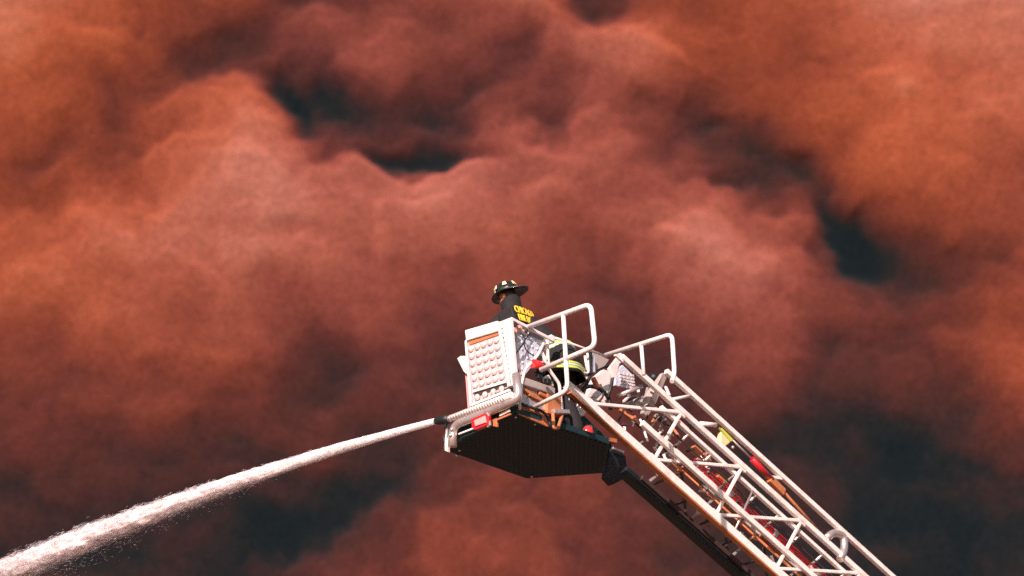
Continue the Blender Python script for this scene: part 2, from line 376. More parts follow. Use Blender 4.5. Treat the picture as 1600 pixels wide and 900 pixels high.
# zigzag lacing of the near side
lo = at(1050, 747, 0, -.2).y; P_ = (at(1248, 815, 0, -.2).y - at(1060, 643, 0, -.2).y) / 2; hi = at(1060, 643, 0, -.2).y
for i in range(-1, 9):
    a_ = lp(-.2, lo + P_ * i, NB + .03); b_u = lp(-.2, hi + P_ * i, .12); c_u = lp(-.2, hi + P_ * (i + 1), .12)
    if i >= 0: MB().bar(a_, b_u, .033, .033, (1, 0, 0)).build('lace_bar', M_LADDER, lad, .005)
    MB().bar(a_, c_u, .036, .036, (1, 0, 0)).build('lace_bar', M_LADDER, lad, .006)
    for q_ in (a_, b_u): MB().bar(q_ + V(0, -.06, .026), q_ + V(0, .06, -.026), .03, .085).build('gusset', M_LADDER, lad, .004)
# lacing of the far side, slimmer, its shade put into darker materials
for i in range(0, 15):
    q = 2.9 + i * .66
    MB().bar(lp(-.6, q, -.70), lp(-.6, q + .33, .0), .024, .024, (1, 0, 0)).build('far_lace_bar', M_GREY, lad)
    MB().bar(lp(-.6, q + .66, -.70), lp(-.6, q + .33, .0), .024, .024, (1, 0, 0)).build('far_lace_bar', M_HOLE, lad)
# rungs
r0_ = MB().tube([lp(-.60, 3.0, -.60), lp(-.24, 3.0, -.60)], .015, 8).build('rung', M_HOLE, lad)
b0_ = MB().tube([lp(-.22, 3.0, .0), lp(-.44, 3.0, -.15)], .016, 8).build('rung_brace', M_ALU, lad)
k = 1
while 3.0 + k * .36 < 10.5:
    d = lp(0, 3.0 + k * .36, 0) - lp(0, 3.0, 0)
    copy_part(r0_, d, lad); copy_part(b0_, d, lad)
    k += 1
for s_ in (2.62,):
    tube('upright', [lp(-.2, s_, .15), lp(-.2, s_ + .25, .42)], .018, M_LADDER, lad)
tube('upright', [at(1094, 662, 0, -.22), at(1119, 664, 0, -.18)], .026, M_LADDER, lad)
for s_ in np.arange(3.9, 11, 2.1):
    tube('upright', [lp(-.22, s_, -.70), lp(-.22, s_ + .1, -.02)], .013, M_ALU, lad)
# orange rung pads / cable carriers inside
for s_ in np.arange(3.25, 9.6, .62):
    q = random.uniform(-.03, .03)
    MB().bar(lp(-.50 + q, s_, -.16), lp(-.50 + q, s_ + .34, -.16), .10, .05).build('step_pad', M_ORANGE, lad, .006)
for s_ in np.arange(2.9, 9.6, .2):
    for rep in range(2):
        a = lp(-.34 + random.uniform(-.1, .04), s_ + random.uniform(-.05, .05), random.uniform(-.64, -.14) if rep else random.uniform(-.62, -.5)); c = a + V(random.uniform(-.02, .05), random.uniform(.03, .10), random.uniform(-.07, .03))
        MB().bar(a, c, random.uniform(.015, .035), random.uniform(.015, .04)).build('cable_clip', random.choice([M_ORANGE, M_ALU, M_HOLE, M_HOLE, M_WHITE, M_PINKL]), lad, .004)
def wig(f, n, s0, s1, amp, step=.22):
    out = []; s_ = s0
    while s_ < s1: out.append(lp(f + random.uniform(-amp, amp), s_, n + random.uniform(-amp, amp))); s_ += step
    return out
for f, n, r in ((-.36, -.58, .012), (-.40, -.50, .010), (-.42, -.24, .012), (-.3, -.10, .009)):
    tube('cable', wig(f, n, 2.7, 12, .012), r, random.choice([M_BLACK, M_HOLE]), lad, bend=.08, seg=7)
# tip fittings between bucket and ladder
kn = MB().plate([at(903, 648, 0, -.92), at(908, 628, 0, -.92), at(921, 612, 0, -.92), at(928, 590, 0, -.92), at(944, 577, 0, -.92), at(957, 581, 0, -.92), at(951, 618, 0, -.92), at(944, 636, 0, -.92), at(925, 634, 0, -.92), at(912, 650, 0, -.92)], .07, (-1, 0, 0)).build('pivot_bracket', M_WHITE, lad, .012)
MB().plate([at(958, 590, 0, -.30), at(952, 575, 0, -.30), at(966, 557, 0, -.30), at(972, 562, 0, -.30), at(962, 590, 0, -.3)], .04, (-1, 0, 0)).build('pivot_bracket', M_WHITE, lad, .006)
tube('hydraulic_hose', [at(880, 662, 0, -.80), at(889, 640, 0, -.8), at(902, 614, 0, -.8), at(920, 602, 0, -.8), at(938, 607, 0, -.8), at(952, 622, 0, -.8), at(954, 640, 0, -.8)], .024, M_BLACK, lad, bend=.1)
tube('hydraulic_hose', [at(905, 604, 0, -.78), at(926, 581, 0, -.78), at(945, 572, 0, -.78), at(957, 575, 0, -.78), at(957, 596, 0, -.78), at(950, 622, 0, -.78)], .018, M_BLACK, lad, bend=.1)
tube('hydraulic_hose', [at(918, 632, 0, -.80), at(934, 630, 0, -.8), at(944, 618, 0, -.8), at(938, 600, 0, -.8)], .012, M_HOLE, lad, bend=.08)
tube('hydraulic_hose', [at(893, 655, 0, -.75), at(905, 632, 0, -.75), at(925, 618, 0, -.75)], .016, M_WHITE, lad, bend=.1)
MB().plate([at(964, 578, 0, -.5), at(973, 570, 0, -.5), at(991, 588, 0, -.5), at(991, 608, 0, -.5), at(961, 602, 0, -.5)], .03, (-1, 0, 0)).build('tread_plate_guard', M_PLATE, lad, .003)
for i in range(5):
    for j in range(4):
        MB().bar(at(968 + j * 6 + i * .6, 583 + i * 5 + j * 1.2, 0, -.49), at(972 + j * 6 + i * .6, 583.4 + i * 5 + j * 1.2, 0, -.49), .014, .022).build('tread', M_LENS, lad)
tube('stay_rod', [at(966, 618, 0, -.45), at(1004, 603, 0, -.3)], .022, M_ALU, lad)
MB().plate([at(1036, 582, 0, -.22), at(1043, 588, 0, -.22), at(1024, 632, 0, -.4), at(1012, 652, 0, -.45), at(1005, 645, 0, -.45), at(1010, 618, 0, -.4)], .05, (-1, 0, 0)).build('tip_gusset', M_GREY, lad, .006)
MB().dome(at(1022, 590, 0, -.5), (1, -.3, 0), .055, .05).build('roller', M_BLACK, lad)
MB().dome(at(994, 632, 0, -.6), (.6, -.6, .5), .12, .09).build('winch_housing', M_GREY, lad)
MB().bar(at(1062, 600, 0, -.24), at(1090, 624, 0, -.24), .04, .05).build('latch', M_ORANGE, lad, .004)
for (a, b, w, m) in (((1040, 604), (1046, 618), .03, M_WHITE), ((1052, 600), (1075, 618), .02, M_HOLE), ((1006, 640), (1020, 660), .06, M_ORANGE), ((1024, 650), (1046, 664), .05, M_HOLE), ((1030, 642), (1052, 655), .025, M_WHITE),
                  ((985, 650), (1004, 668), .05, M_HOLE), ((1000, 655), (1012, 690), .03, M_WHITE), ((1016, 668), (1030, 650), .02, M_WHITE), ((1035, 690), (1048, 702), .06, M_ORANGE), ((1022, 684), (1036, 672), .03, M_WHITE), ((1050, 668), (1062, 684), .035, M_ORANGE),
                  ((968, 640), (985, 652), .04, M_ORANGE), ((1060, 658), (1075, 672), .04, M_PINKL), ((1040, 640), (1030, 672), .018, M_ALU), ((975, 628), (1000, 618), .03, M_HOLE), ((1012, 606), (1006, 632), .03, M_ALU)):
    MB().bar(at(*a, 0, -.55), at(*b, 0, -.5), w, w * .8).build('tip_fitting', m, lad, .004)
gr = random.Random(3)
for k in range(70):
    x = gr.uniform(955, 1110); yb = 617 + (x - 959) * .94; yt = yb - 62
    y = gr.uniform(max(yt, 600), yb + 55); c_ = gr.uniform(-.55, -.28); a_ = gr.uniform(0, pi); L1 = gr.uniform(5, 15)
    p = at(x, y, 0, c_); q = at(x + cos(a_) * L1, y + abs(sin(a_)) * L1, 0, c_ + gr.uniform(-.05, .05)); w = gr.uniform(.015, .045)
    MB().bar(p, q, w, w * gr.uniform(.6, 1)).build('tip_fitting', gr.choice([M_ORANGE, M_HOLE, M_HOLE, M_BLACK, M_ALU, M_GREY, M_WHITE, M_BLACK]), lad, .003)
for (x, y) in ((1082, 700), (1096, 712), (1120, 742), (1136, 752)):
    p = at(x, y, 0, -.5); MB().bar(p, p + V(0, .12, -.05), .07, .07).build('cable_carrier', M_ORANGE, lad, .004)
tube('guide_loop', [at(1290, 842, 0, -.2), at(1302, 832, 0, -.2), at(1318, 836, 0, -.2), at(1320, 858, 0, -.2), at(1312, 874, 0, -.2)], .045, M_ALU, lad, bend=.08)
MB().bar(at(1202, 748, 0, -.2), at(1224, 770, 0, -.2), .06, .09).build('pole_bracket', M_ORANGE, lad, .006)
MB().bar(at(1196, 744, 0, -.22), at(1222, 748, 0, -.2), .03, .035).build('pole_bracket', M_WHITE, lad, .006)
# red lamp and boxes hung under the ladder's tip
hd = MB().plate([at(955, 700, 0, -.9), at(978, 712, 0, -.9), at(982, 745, 0, -.9), at(958, 757, 0, -.9), at(947, 745, 0, -.9)], .08, (-1, 0, 0)).build('cylinder_housing', M_BLACK, lad, .01)
MB().bar(at(957, 700, 0, -.85), at(974, 707, 0, -.85), .03, .03).build('latch', M_ALU, lad, .004)
MB().plate([at(884, 650, 0, -1.0), at(912, 648, 0, -1.0), at(955, 690, 0, -1.0), at(962, 722, 0, -1.0), at(930, 706, 0, -1.), at(890, 690, 0, -1.0)], .2, (-1, 0, 0)).build('pivot_housing', M_DARK, lad, .01)
lamp_base = MB().tube([at(920, 674, 0, -.13), at(920, 674, 0, -.19)], .072, 16).build('marker_lamp', M_HOLE, lad)
MB().bar(at(920, 674, 0, -.16), at(930, 690, 0, -.16), .03, .03).build('lamp_mount', M_BLACK, lad)
MB().dome(at(919, 675, 0, -.13), (1, -.4, -.1), .066, .05, 16, 5).build('lamp_lens', M_REDL, lad)
MB().bar(at(944, 686, 0, -.95), at(962, 690, 0, -.95), .05, .05).build('hinge_lug', M_ORANGE, lad, .006)
for (x, y) in ((888, 668), (893, 680), (899, 652), (884, 679)):
    MB().dome(at(x, y, 0, -.95), (1, -.6, 0), .028, .03).build('bolt_head', M_ORANGE, lad)

# things carried on the top rail
pk = empty('pike_pole', 'thin hooked pole with a red sleeve clipped under the ladder top rail', 'pole', at(1285, 838, 0, -.2))
tube('shaft', [at(1145, 688, 0, -.2), at(1176, 718, 0, -.2)], .011, M_ALU, pk)
tube('sleeve', [at(1175, 717, 0, -.2), at(1206, 750, 0, -.2)], .036, M_RED, pk)
tube('shaft', [at(1215, 758, 0, -.2), at(1250, 797, 0, -.2), at(1287, 838, 0, -.2)], .017, M_ORANGE, pk)
st = empty('rope_pouch', 'small cream and lime pouch hanging from the ladder top rail', 'pouch', at(1132, 690, 0, -.2))
MB().plate([at(1127, 674, 0, -.19), at(1140, 680, 0, -.19), at(1141, 692, 0, -.19), at(1134, 697, 0, -.19), at(1126, 690, 0, -.19)], .06, (-1, 0, 0)).build('bag', M_CREAM, st, .01)
MB().plate([at(1124, 668, 0, -.17), at(1129, 669, 0, -.17), at(1147, 687, 0, -.17), at(1143, 690, 0, -.17)], .03, (-1, 0, 0)).build('flap', M_LIME, st, .006)
MB().dome(at(1145, 699, 0, -.2), (1, -.5, 0), .02, .02).build('buckle', M_ALU, st)

#@@BUCKET
# ================================================================== BUCKET
bk = empty('rescue_bucket', 'white metal fire truck bucket with lamp panel and dark ribbed floor underneath', 'bucket', (-.6, .9, 0))
FLR = [V(0, 0, 0), V(-1.05, 0, 0), V(-1.24, .28, 0), V(-1.30, 1.50, 0), V(-.66, 2.02, 0), V(-.02, 1.42, 0)]
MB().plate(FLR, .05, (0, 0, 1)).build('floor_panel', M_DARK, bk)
# ribs under the floor, clipped to its outline
def inside(p):
    c = False; j = len(FLR) - 1
    for i in range(len(FLR)):
        a, b = FLR[i], FLR[j]
        if (a.y > p[1]) != (b.y > p[1]) and p[0] < (b.x - a.x) * (p[1] - a.y) / (b.y - a.y) + a.x: c = not c
        j = i
    return c
d1 = V(-.70, .714, 0); d2 = V(.714, .70, 0)
for k in range(-40, 40):
    base = V(-.65, .95, -.010) + d2 * (k * .05); run = None
    for t in np.arange(-1.6, 1.6, .02):
        p = base + d1 * t
        if inside(p):
            if run is None: run = t
            last = t
    if run is not None and last - run > .1:
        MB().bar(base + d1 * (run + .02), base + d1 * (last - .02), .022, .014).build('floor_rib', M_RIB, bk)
# rim round the floor
for i in range(len(FLR)):
    a, b = FLR[i], FLR[(i + 1) % len(FLR)]
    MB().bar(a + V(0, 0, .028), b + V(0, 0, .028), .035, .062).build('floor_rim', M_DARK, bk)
for (x, y) in ((806, 651), (836, 662), (831, 744), (714, 711), (718, 703)):
    MB().dome(at(x, y, 2, -.01), (0.3, -.6, -1), .016, .022).build('bolt_head', M_ALU, bk)
# kick plate on the near side and its dark pipe
MB().plate([at(812, 632, 0, .012), at(857, 648, 0, .012), at(857, 667, 0, .012), at(811, 647, 0, .012)], .02, (-1, 0, 0)).build('kick_plate', M_ORANGE, bk, .003)
tube('rub_pipe', [at(815, 631, 0, .05), at(850, 644, 0, .05), at(858, 656, 0, .05), at(860, 668, 0, .05)], .016, M_BLACK, bk, bend=.06)
# side box
MB().plate([at(813, 600, 0, -.02), at(868, 618, 0, -.02), at(868, 646, 0, -.02), at(813, 630, 0, -.02)], .18, (-1, 0, 0)).build('control_box', M_ALU, bk, .01)
MB().plate([at(812, 586, 0, .03), at(868, 606, 0, .03), at(868, 617, 0, .03), at(812, 599, 0, .03)], .2, (-1, 0, 0)).build('box_lid', M_GREY, bk, .012)
for (a, b) in (((820, 610), (838, 620)), ((826, 616), (846, 626)), ((842, 614), (858, 622))):
    MB().bar(at(*a, 0, 0), at(*b, 0, 0), .03, .035).build('control_knob', M_ORANGE, bk, .006)
MB().plate([at(855, 612, 0, .02), at(877, 618, 0, .02), at(876, 652, 0, .02), at(856, 645, 0, .02)], .1, (-1, 0, 0)).build('corner_box', M_ORANGE, bk, .006)
# near corner bracket with its triangular eye
bq = [at(864, 640, 0, .04), at(881, 640, 0, .04), at(876, 672, 0, .04), at(864, 672, 0, .04)]
tube('eye_bracket', [at(864, 646, 0, .05), at(865, 669, 0, .05), at(872, 669, 0, .05), at(879, 646, 0, .05), at(864, 646, 0, .05)], .019, M_ORANGE, bk, bend=.02)
MB().bar(at(864, 643, 0, .06), at(888, 644, 0, .06), .05, .045).build('bracket_arm', M_ALU, bk, .006)
# ---- front
F0 = [(727, 518), (777, 503), (796, 604), (736, 634)]
MB().plate([at(x, y, 1, -.05) for x, y in F0], .05, (0, 1, 0)).build('front_panel', M_PANEL, bk, .008)
MB().plate([at(x, y, 1, -.085) for x, y in ((726, 516), (777, 501), (779, 517), (728, 532))], .08, (0, 1, 0)).build('panel_cap', M_WHITE, bk, .008)
MB().plate([at(x, y, 1, -.062) for x, y in ((732, 534), (778, 519), (779, 523), (733, 539))], .012, (0, 1, 0)).build('amber_strip', M_ORANGE, bk)
# frame of the lamp panel
for a, b, w in (((728, 533), (736, 632), .016), ((781.5, 518), (796, 604), .03), ((738, 612), (791, 596), .016), ((736, 634), (797, 610), .035)):
    MB().bar(at(*a, 1, -.068), at(*b, 1, -.068), .03, w, (0, 1, 0) if False else (0, -1, 0)).build('panel_frame', M_WHITE, bk, .005)
def quadpt(u, v, q, s_):
    a = Vector(q[0]).lerp(Vector(q[1]), u); b = Vector(q[3]).lerp(Vector(q[2]), u); p = a.lerp(b, v); return at(p.x, p.y, 1, s_)
G0 = [(731, 541), (780, 524), (791, 593), (738, 610)]
stud = None
for r in range(6):
    for c in range(5):
        p = quadpt((c + .5) / 5, (r + .5) / 6, G0, -.052)
        if stud is None: stud = MB().dome(p, (0, -1, .15), .040, .030, 14, 3).build('panel_stud', M_LENS, bk); p0 = p
        else: copy_part(stud, p - p0, bk)
MB().plate([at(x, y, 1, -.056) for x, y in ((741, 614), (790, 597), (793, 603), (741, 621))], .012, (0, 1, 0)).build('lamp_recess', M_HOLE, bk)
lamp = None
for (x, y) in ((746, 621), (758, 617), (771, 612.5), (784, 608)):
    p = at(x, y, 1, -.062)
    if lamp is None: lamp = MB().dome(p, (0, -1, 0), .038, .03, 14, 4).build('floodlight', M_LENS, bk); p0 = p
    else: copy_part(lamp, p - p0, bk)
# corner post of two folded strips with rivets
MB().plate([at(x, y, 1, -.03) for x, y in ((779, 503), (797, 496), (806, 600), (797, 604))], .05, (0, 1, 0)).build('corner_post', M_WHITE, bk, .008)
MB().plate([at(x, y, 0, .012) for x, y in ((797, 496), (801, 499), (808, 596), (804, 598))], .03, (-1, 0, 0)).build('corner_post', M_WHITE, bk, .006)
rv = None
for k in range(12):
    t = (k + .5) / 12; p = at(784 + 13 * t, 510 + 84 * t, 1, -.033)
    if rv is None: rv = MB().dome(p, (0, -1, 0), .010, .006, 8, 2).build('rivet', M_HOLE, bk); p0 = p
    else: copy_part(rv, p - p0, bk)
# left fin
MB().plate([at(x, y, 1, -.02) for x, y in ((714, 560), (719, 556), (727, 556), (728, 584), (724, 580))], .05, (0, 1, 0)).build('side_fin', M_WHITE, bk, .006)
MB().plate([at(x, y, 1, .03) for x, y in ((726, 572), (730, 572), (735, 640), (731, 640))], .05, (0, 1, 0)).build('side_strip', M_PINKL, bk)
# bumper tube, water monitor
tube('bumper_tube', [at(707, 698, 1, -.10), at(708, 665, 1, -.10), at(790, 633, 1, -.10), at(811, 622, 1, -.08), at(806, 585, 1, -.06)], .047, M_ALU, bk, bend=.16, seg=14)
tube('bumper_bracket', [at(700, 655, 1, -.06), at(697, 690, 1, -.08), at(696, 704, 1, -.08)], .018, M_ALU, bk, bend=.03)
MB().plate([at(x, y, 1, -.1) for x, y in ((695, 684), (699, 684), (699, 706), (695, 704))], .04, (0, 1, 0)).build('bumper_end', M_WHITE, bk, .004)
for (x, y) in ((706, 671), (704, 680)):
    MB().dome(at(x, y, 1, -.15), (0, -1, 0), .02, .02).build('bolt_head', M_ALU, bk)
mon = tube('monitor_barrel', [at(701, 655, 1, -.13), at(800, 617, 1, -.13)], .036, M_WHITE, bk, seg=14)
rg = None
for k in range(22):
    p = at(704 + 88 * k / 22, 654 - 34 * k / 22, 1, -.13); q = at(705.4 + 88 * k / 22, 653.5 - 34 * k / 22, 1, -.13)
    if rg is None: rg = MB().tube([p, q], .0385, 14).build('barrel_ring', M_ALU, bk); p0 = p
    else: copy_part(rg, p - p0, bk)
noz_a = at(702, 654.5, 1, -.13); noz_b = at(681, 658, 1, -.13)
MB().tube([noz_a, noz_a.lerp(noz_b, .3), noz_a.lerp(noz_b, .75), noz_b], [.045, .052, .046, .036], 14).build('nozzle', M_BLACK, bk)
# red marker light
rm = MB().plate([at(x, y, 1, -.15) for x, y in ((735, 655), (758, 645), (763, 650), (763, 664), (742, 672), (737, 668))], .05, (0, 1, 0)).build('marker_light', M_RED, bk, .008)
MB().plate([at(x, y, 1, -.165) for x, y in ((740, 657), (757, 649), (759, 660), (742, 666))], .03, (0, 1, 0)).build('lens', M_PINKL, bk, .006)
MB().plate([at(x, y, 1, -.14) for x, y in ((758, 641), (762, 641), (765, 664), (761, 668))], .03, (0, 1, 0)).build('light_bracket', M_GREY, bk, .004)
MB().bar(at(717, 678.5, 1, -.06), at(740, 669.5, 1, -.06), .02, .018).build('skirt_strip', M_WHITE, bk, .003)
MB().bar(at(781, 649, 1, -.06), at(797, 641, 1, -.06), .02, .03).build('skirt_strip', M_WHITE, bk, .003)
MB().plate([at(x, y, 1, -.05) for x, y in ((769, 655), (776, 652), (776, 667), (770, 666))], .03, (0, 1, 0)).build('skirt_bracket', M_ORANGE, bk, .004)
MB().bar(at(777, 656, 1, -.05), at(798, 647, 1, -.05), .02, .02).build('skirt_strip', M_ORANGE, bk, .003)
MB().plate([at(x, y, 1, .0) for x, y in ((709, 668), (800, 630), (803, 645), (712, 692))], .03, (0, 1, 0)).build('front_skirt', M_DARK, bk)
MB().plate([V(-1.05, 0, .05), V(-1.24, .28, .05), V(-1.24, .28, .22), V(-1.05, 0, .22)], .02, (1, 0, 0)).build('front_skirt', M_DARK, bk)
# ---- near side
MB().bar(at(798, 498, 0, -.0), at(864, 532, 0, -.0), .03, .035).build('top_rail', M_WHITE, bk, .006)
MB().plate([at(x, y, 0, -.02) for x, y in ((798, 499), (830, 515), (826, 523), (800, 514))], .03, (-1, 0, 0)).build('rail_gusset', M_WHITE, bk, .005)
sp = MB().plate([at(x, y, 0, -.05) for x, y in ((802, 514), (850, 534), (838, 562), (822, 584), (805, 582))], .02, (-1, 0, 0)).build('tread_plate_panel', M_PLATE, bk)
for i in range(6):                                 # raised quilted treads
    for j in range(5):
        x = 807 + j * 8 + i * .3; y = 521 + i * 10.5 + j * 3.4
        if x < 848 - max(0, y - 540) * .62 and y < 578: MB().dome(at(x, y, 0, -.048), (1, 0, 0), .020, .012, 8, 2).build('tread', M_PLATE, bk)
tube('control_cable', [at(812, 517, 0, .0), at(822, 530, 0, .02), at(812, 545, 0, .02), at(803, 556, 0, 0)], .009, M_BLACK, bk, bend=.08, seg=7)
tube('control_cable', [at(828, 520, 0, .0), at(818, 535, 0, .02), at(822, 548, 0, .02), at(834, 556, 0, 0)], .007, M_BLACK, bk, bend=.08, seg=7)
tube('control_cable', [at(801, 512, 0, .0), at(808, 522, 0, .02), at(803, 534, 0, 0)], .010, M_HOLE, bk, bend=.08, seg=7)
for (x, y, w, m) in ((803, 506, .05, M_HOLE), (812, 511, .04, M_PINKL), (803, 516, .05, M_PINKL), (822, 517, .03, M_HOLE), (806, 580, .05, M_HOLE), (816, 584, .04, M_PINKL), (806, 570, .04, M_PINKL), (852, 560, .04, M_WHITE), (846, 552, .03, M_WHITE), (856, 596, .06, M_BLACK), (842, 588, .06, M_BLACK)):
    p = at(x, y, 0, -.0); MB().bar(p - V(0, w / 2, 0), p + V(0, w / 2, -.01), w, w).build('control_fitting', m, bk, .006)
tube('side_strut', [at(851, 534, 0, .03), at(840, 556, 0, .03), at(820, 578, 0, .03), at(815, 600, 0, .03), at(812, 640, 0, .03)], .016, M_WHITE, bk, bend=.05)
tube('side_strut', [at(855, 532, 0, .0), at(857, 576, 0, .0), at(874, 600, 0, .0), at(878, 640, 0, .0)], .018, M_WHITE, bk, bend=.04)
tube('side_strut', [at(846, 548, 0, .01), at(857, 578, 0, .01)], .016, M_WHITE, bk)
tube('side_strut', [at(850, 540, 0, -.1), at(850, 575, 0, -.1)], .02, M_PINKL, bk)
MB().plate([at(x, y, 0, .0) for x, y in ((853, 530), (862, 522), (868, 526), (867, 536), (855, 538))], .06, (-1, 0, 0)).build('gate_latch', M_WHITE, bk, .008)
MB().tube([at(833, 568, 0, .06), at(849, 572, 0, .06)], [.05, .042], 12).build('red_knob', M_REDL, bk)
MB().bar(at(836, 578, 0, .0), at(850, 582, 0, .0), .05, .05).build('lamp_mount', M_BLACK, bk, .006)
MB().bar(at(852, 588, 0, -.05), at(860, 606, 0, -.05), .05, .09).build('post_foot', M_WHITE, bk, .01)
# swung-out hand rails
tube('hand_rail', [at(824, 511, 1, .25), at(923, 475, 1, .25), at(930, 541, 1, .25), at(845, 578, 1, .25)], .027, M_WHITE, bk, bend=.09, seg=12)
tube('hand_rail', [at(880, 491, 1, .25), at(887, 610, 1, .25), at(835, 636, 1, .25)], .024, M_WHITE, bk, bend=.09, seg=12)
tube('hand_rail', [at(946, 555, 1, 1.5), at(1050, 522, 1, 1.5), at(1054, 584, 1, 1.5), at(1050, 596, 1, 1.4)], .025, M_WHITE, bk, bend=.08, seg=12)
tube('hand_rail', [at(1002, 539, 1, 1.5), at(1006, 586, 1, 1.5)], .021, M_WHITE, bk)
tube('rear_rail', [at(868, 528, 0, -.02), at(948, 557, 0, -.02)], .013, M_WHITE, bk)
tube('rear_rail', [at(918, 552, 0, -.1), at(920, 584, 0, -.1), at(910, 582, 0, -.1), at(880, 566, 0, -.1)], .013, M_WHITE, bk, bend=.05)
# far side of the basket, seen through it
tube('far_rail', [V(-.70, .02, 1.03), V(-.72, 1.5, .98), V(-.5, 1.7, .97)], .018, M_WHITE, bk, bend=.05)
# rear fittings
MB().plate([at(x, y, 0, -.3) for x, y in ((925, 549), (952, 562), (945, 572), (928, 580))], .02, (-1, 0, 0)).build('rear_panel', M_GREY, bk, .004)
MB().bar(at(926, 556, 0, -.25), at(927, 582, 0, -.25), .03, .04).build('rear_post', M_PLATE, bk, .004)
tube('rear_post', [at(914, 556, 0, -.2), at(918, 583, 0, -.2)], .014, M_WHITE, bk)
tube('rear_post', [at(923, 550, 0, -.22), at(921, 592, 0, -.22), at(910, 612, 0, -.22)], .018, M_BLACK, bk, bend=.05)
MB().plate([at(x, y, 0, -.25) for x, y in ((888, 610), (902, 612), (900, 632), (890, 634))], .08, (-1, 0, 0)).build('rear_box', M_PLATE, bk, .006)
MB().bar(at(926, 590, 0, -.35), at(934, 606, 0, -.35), .04, .05).build('rear_bracket', M_ORANGE, bk, .006)

#@@PERSON
# ================================================================== FIREFIGHTER
PF = V(-.99, -.135, 0).normalized(); PL = V(0, 0, 1).cross(PF)      # facing, and the person's left
fire = empty('person', 'firefighter in black turnout coat and brimmed helmet leaning forward in the bucket', 'person', (-.3, 1.0, .05))
HIP = V(-.30, 1.02, .98)
def pp(f, l, z):
    k = max(0, z - 1.0); f += .15 * k if z < 1.76 or f < .7 else 0; z += .11 * k
    return V(HIP.x, HIP.y, 0) + PF * f + PL * l + V(0, 0, z)
def skin(name, nodes, edges, m, parent, levels=2):
    me = bpy.data.meshes.new(name)
    T = WM[parent.name].inverted() @ ML
    me.from_pydata([T @ Vector(p[0]) for p in nodes], edges, [])
    o = bpy.data.objects.new(name, me); COL.objects.link(o)
    md = o.modifiers.new('skin', 'SKIN'); md.use_smooth_shade = True
    sv = me.skin_vertices[0].data if me.skin_vertices else None
    if sv is None:
        bm = bmesh.new(); bm.from_mesh(me); lay = bm.verts.layers.skin.verify()
        for v in bm.verts: pass
        bm.to_mesh(me); bm.free(); sv = me.skin_vertices[0].data
    for i, p in enumerate(nodes):
        r = p[1]; sv[i].radius = r if hasattr(r, '__len__') else (r, r); sv[i].use_root = (i == 0)
    sb = o.modifiers.new('sub', 'SUBSURF'); sb.levels = levels; sb.render_levels = levels
    dg = bpy.context.evaluated_depsgraph_get(); ev = o.evaluated_get(dg)
    nm = bpy.data.meshes.new_from_object(ev); bpy.data.objects.remove(o)
    nm.materials.clear(); nm.materials.append(m); nm.name = name
    for p in nm.polygons: p.use_smooth = True
    o = bpy.data.objects.new(name, nm); COL.objects.link(o); o.parent = parent; WM[o.name] = WM[parent.name]
    return o
N = [(pp(0, 0, .98), (.17, .20)), (pp(.17, 0, 1.18), (.16, .19)), (pp(.38, 0, 1.38), (.15, .20)), (pp(.48, 0, 1.52), (.11, .15)), (pp(.52, 0, 1.61), .075), (pp(.54, 0, 1.70), .07),   # 0-5 trunk, neck
     (pp(.47, .19, 1.50), .085), (pp(.56, .36, 1.34), .075), (pp(.74, .32, 1.20), .06), (pp(.82, .30, 1.17), .045),   # left arm
     (pp(.47, -.19, 1.50), .085), (pp(.53, -.31, 1.28), .07), (pp(.68, -.28, 1.16), .055), (pp(.76, -.26, 1.14), .045),  # right arm
     (pp(-.01, .11, .84), .12), (pp(.06, .13, .52), .10), (pp(-.02, .14, .16), .085), (pp(.02, .14, .09), .07), (pp(.16, .15, .085), .055),
     (pp(-.02, -.11, .84), .12), (pp(.03, -.13, .52), .10), (pp(-.10, -.15, .16), .085), (pp(-.06, -.15, .09), .07), (pp(.08, -.16, .085), .055)]
Eg = [(0, 1), (1, 2), (2, 3), (3, 4), (4, 5), (3, 6), (6, 7), (7, 8), (8, 9), (3, 10), (10, 11), (11, 12), (12, 13), (0, 14), (14, 15), (15, 16), (16, 17), (17, 18), (0, 19), (19, 20), (20, 21), (21, 22), (22, 23)]
body = skin('body', N, Eg, M_COAT, fire)
# coat skirt flaring over the hips, with two reflective bands
def ring(c, ax, ru, rl, k=28, wob=.0, seed=0):
    ax = Vector(ax).normalized(); l = PL - ax * PL.dot(ax); l.normalize(); f = l.cross(ax)
    return [c + l * (rl * (1 + wob * sin(5 * t + seed)) * cos(t)) + f * (ru * (1 + wob * sin(4 * t + seed)) * sin(t)) for t in [2 * pi * i / k for i in range(k)]]
def loft(rings, closed_ends=False):
    m = MB(); k = len(rings[0])
    for r in rings: m.v += r
    for i in range(len(rings) - 1):
        for j in range(k):
            j2 = (j + 1) % k; m.f.append((i * k + j, i * k + j2, (i + 1) * k + j2, (i + 1) * k + j)); m.smooth.append(True)
    if closed_ends:
        m.f.append(tuple(range(k))[::-1]); m.f.append(tuple((len(rings) - 1) * k + j for j in range(k))); m.smooth += [False, False]
    return m
AXT = (pp(.38, 0, 1.40) - pp(0, 0, .98)).normalized()
AXH = (AXT * .5 + V(0, 0, .5)).normalized()
coat = loft([ring(pp(.47, 0, 1.49), AXT, .11, .20, wob=.02), ring(pp(.41, 0, 1.40), AXT, .165, .24, wob=.02), ring(pp(.37, 0, 1.28), AXT, .180, .25, wob=.03, seed=1), ring(pp(.24, 0, 1.15), AXT, .19, .24, wob=.04, seed=2),
             ring(pp(.04, 0, 1.02), AXH, .215, .25, wob=.04, seed=1), ring(pp(-.02, 0, .88), AXH, .225, .26, wob=.05), ring(pp(-.04, 0, .72), (0, 0, 1), .235, .27, wob=.06, seed=.5)])
cj = coat.build('coat', M_COAT, fire)
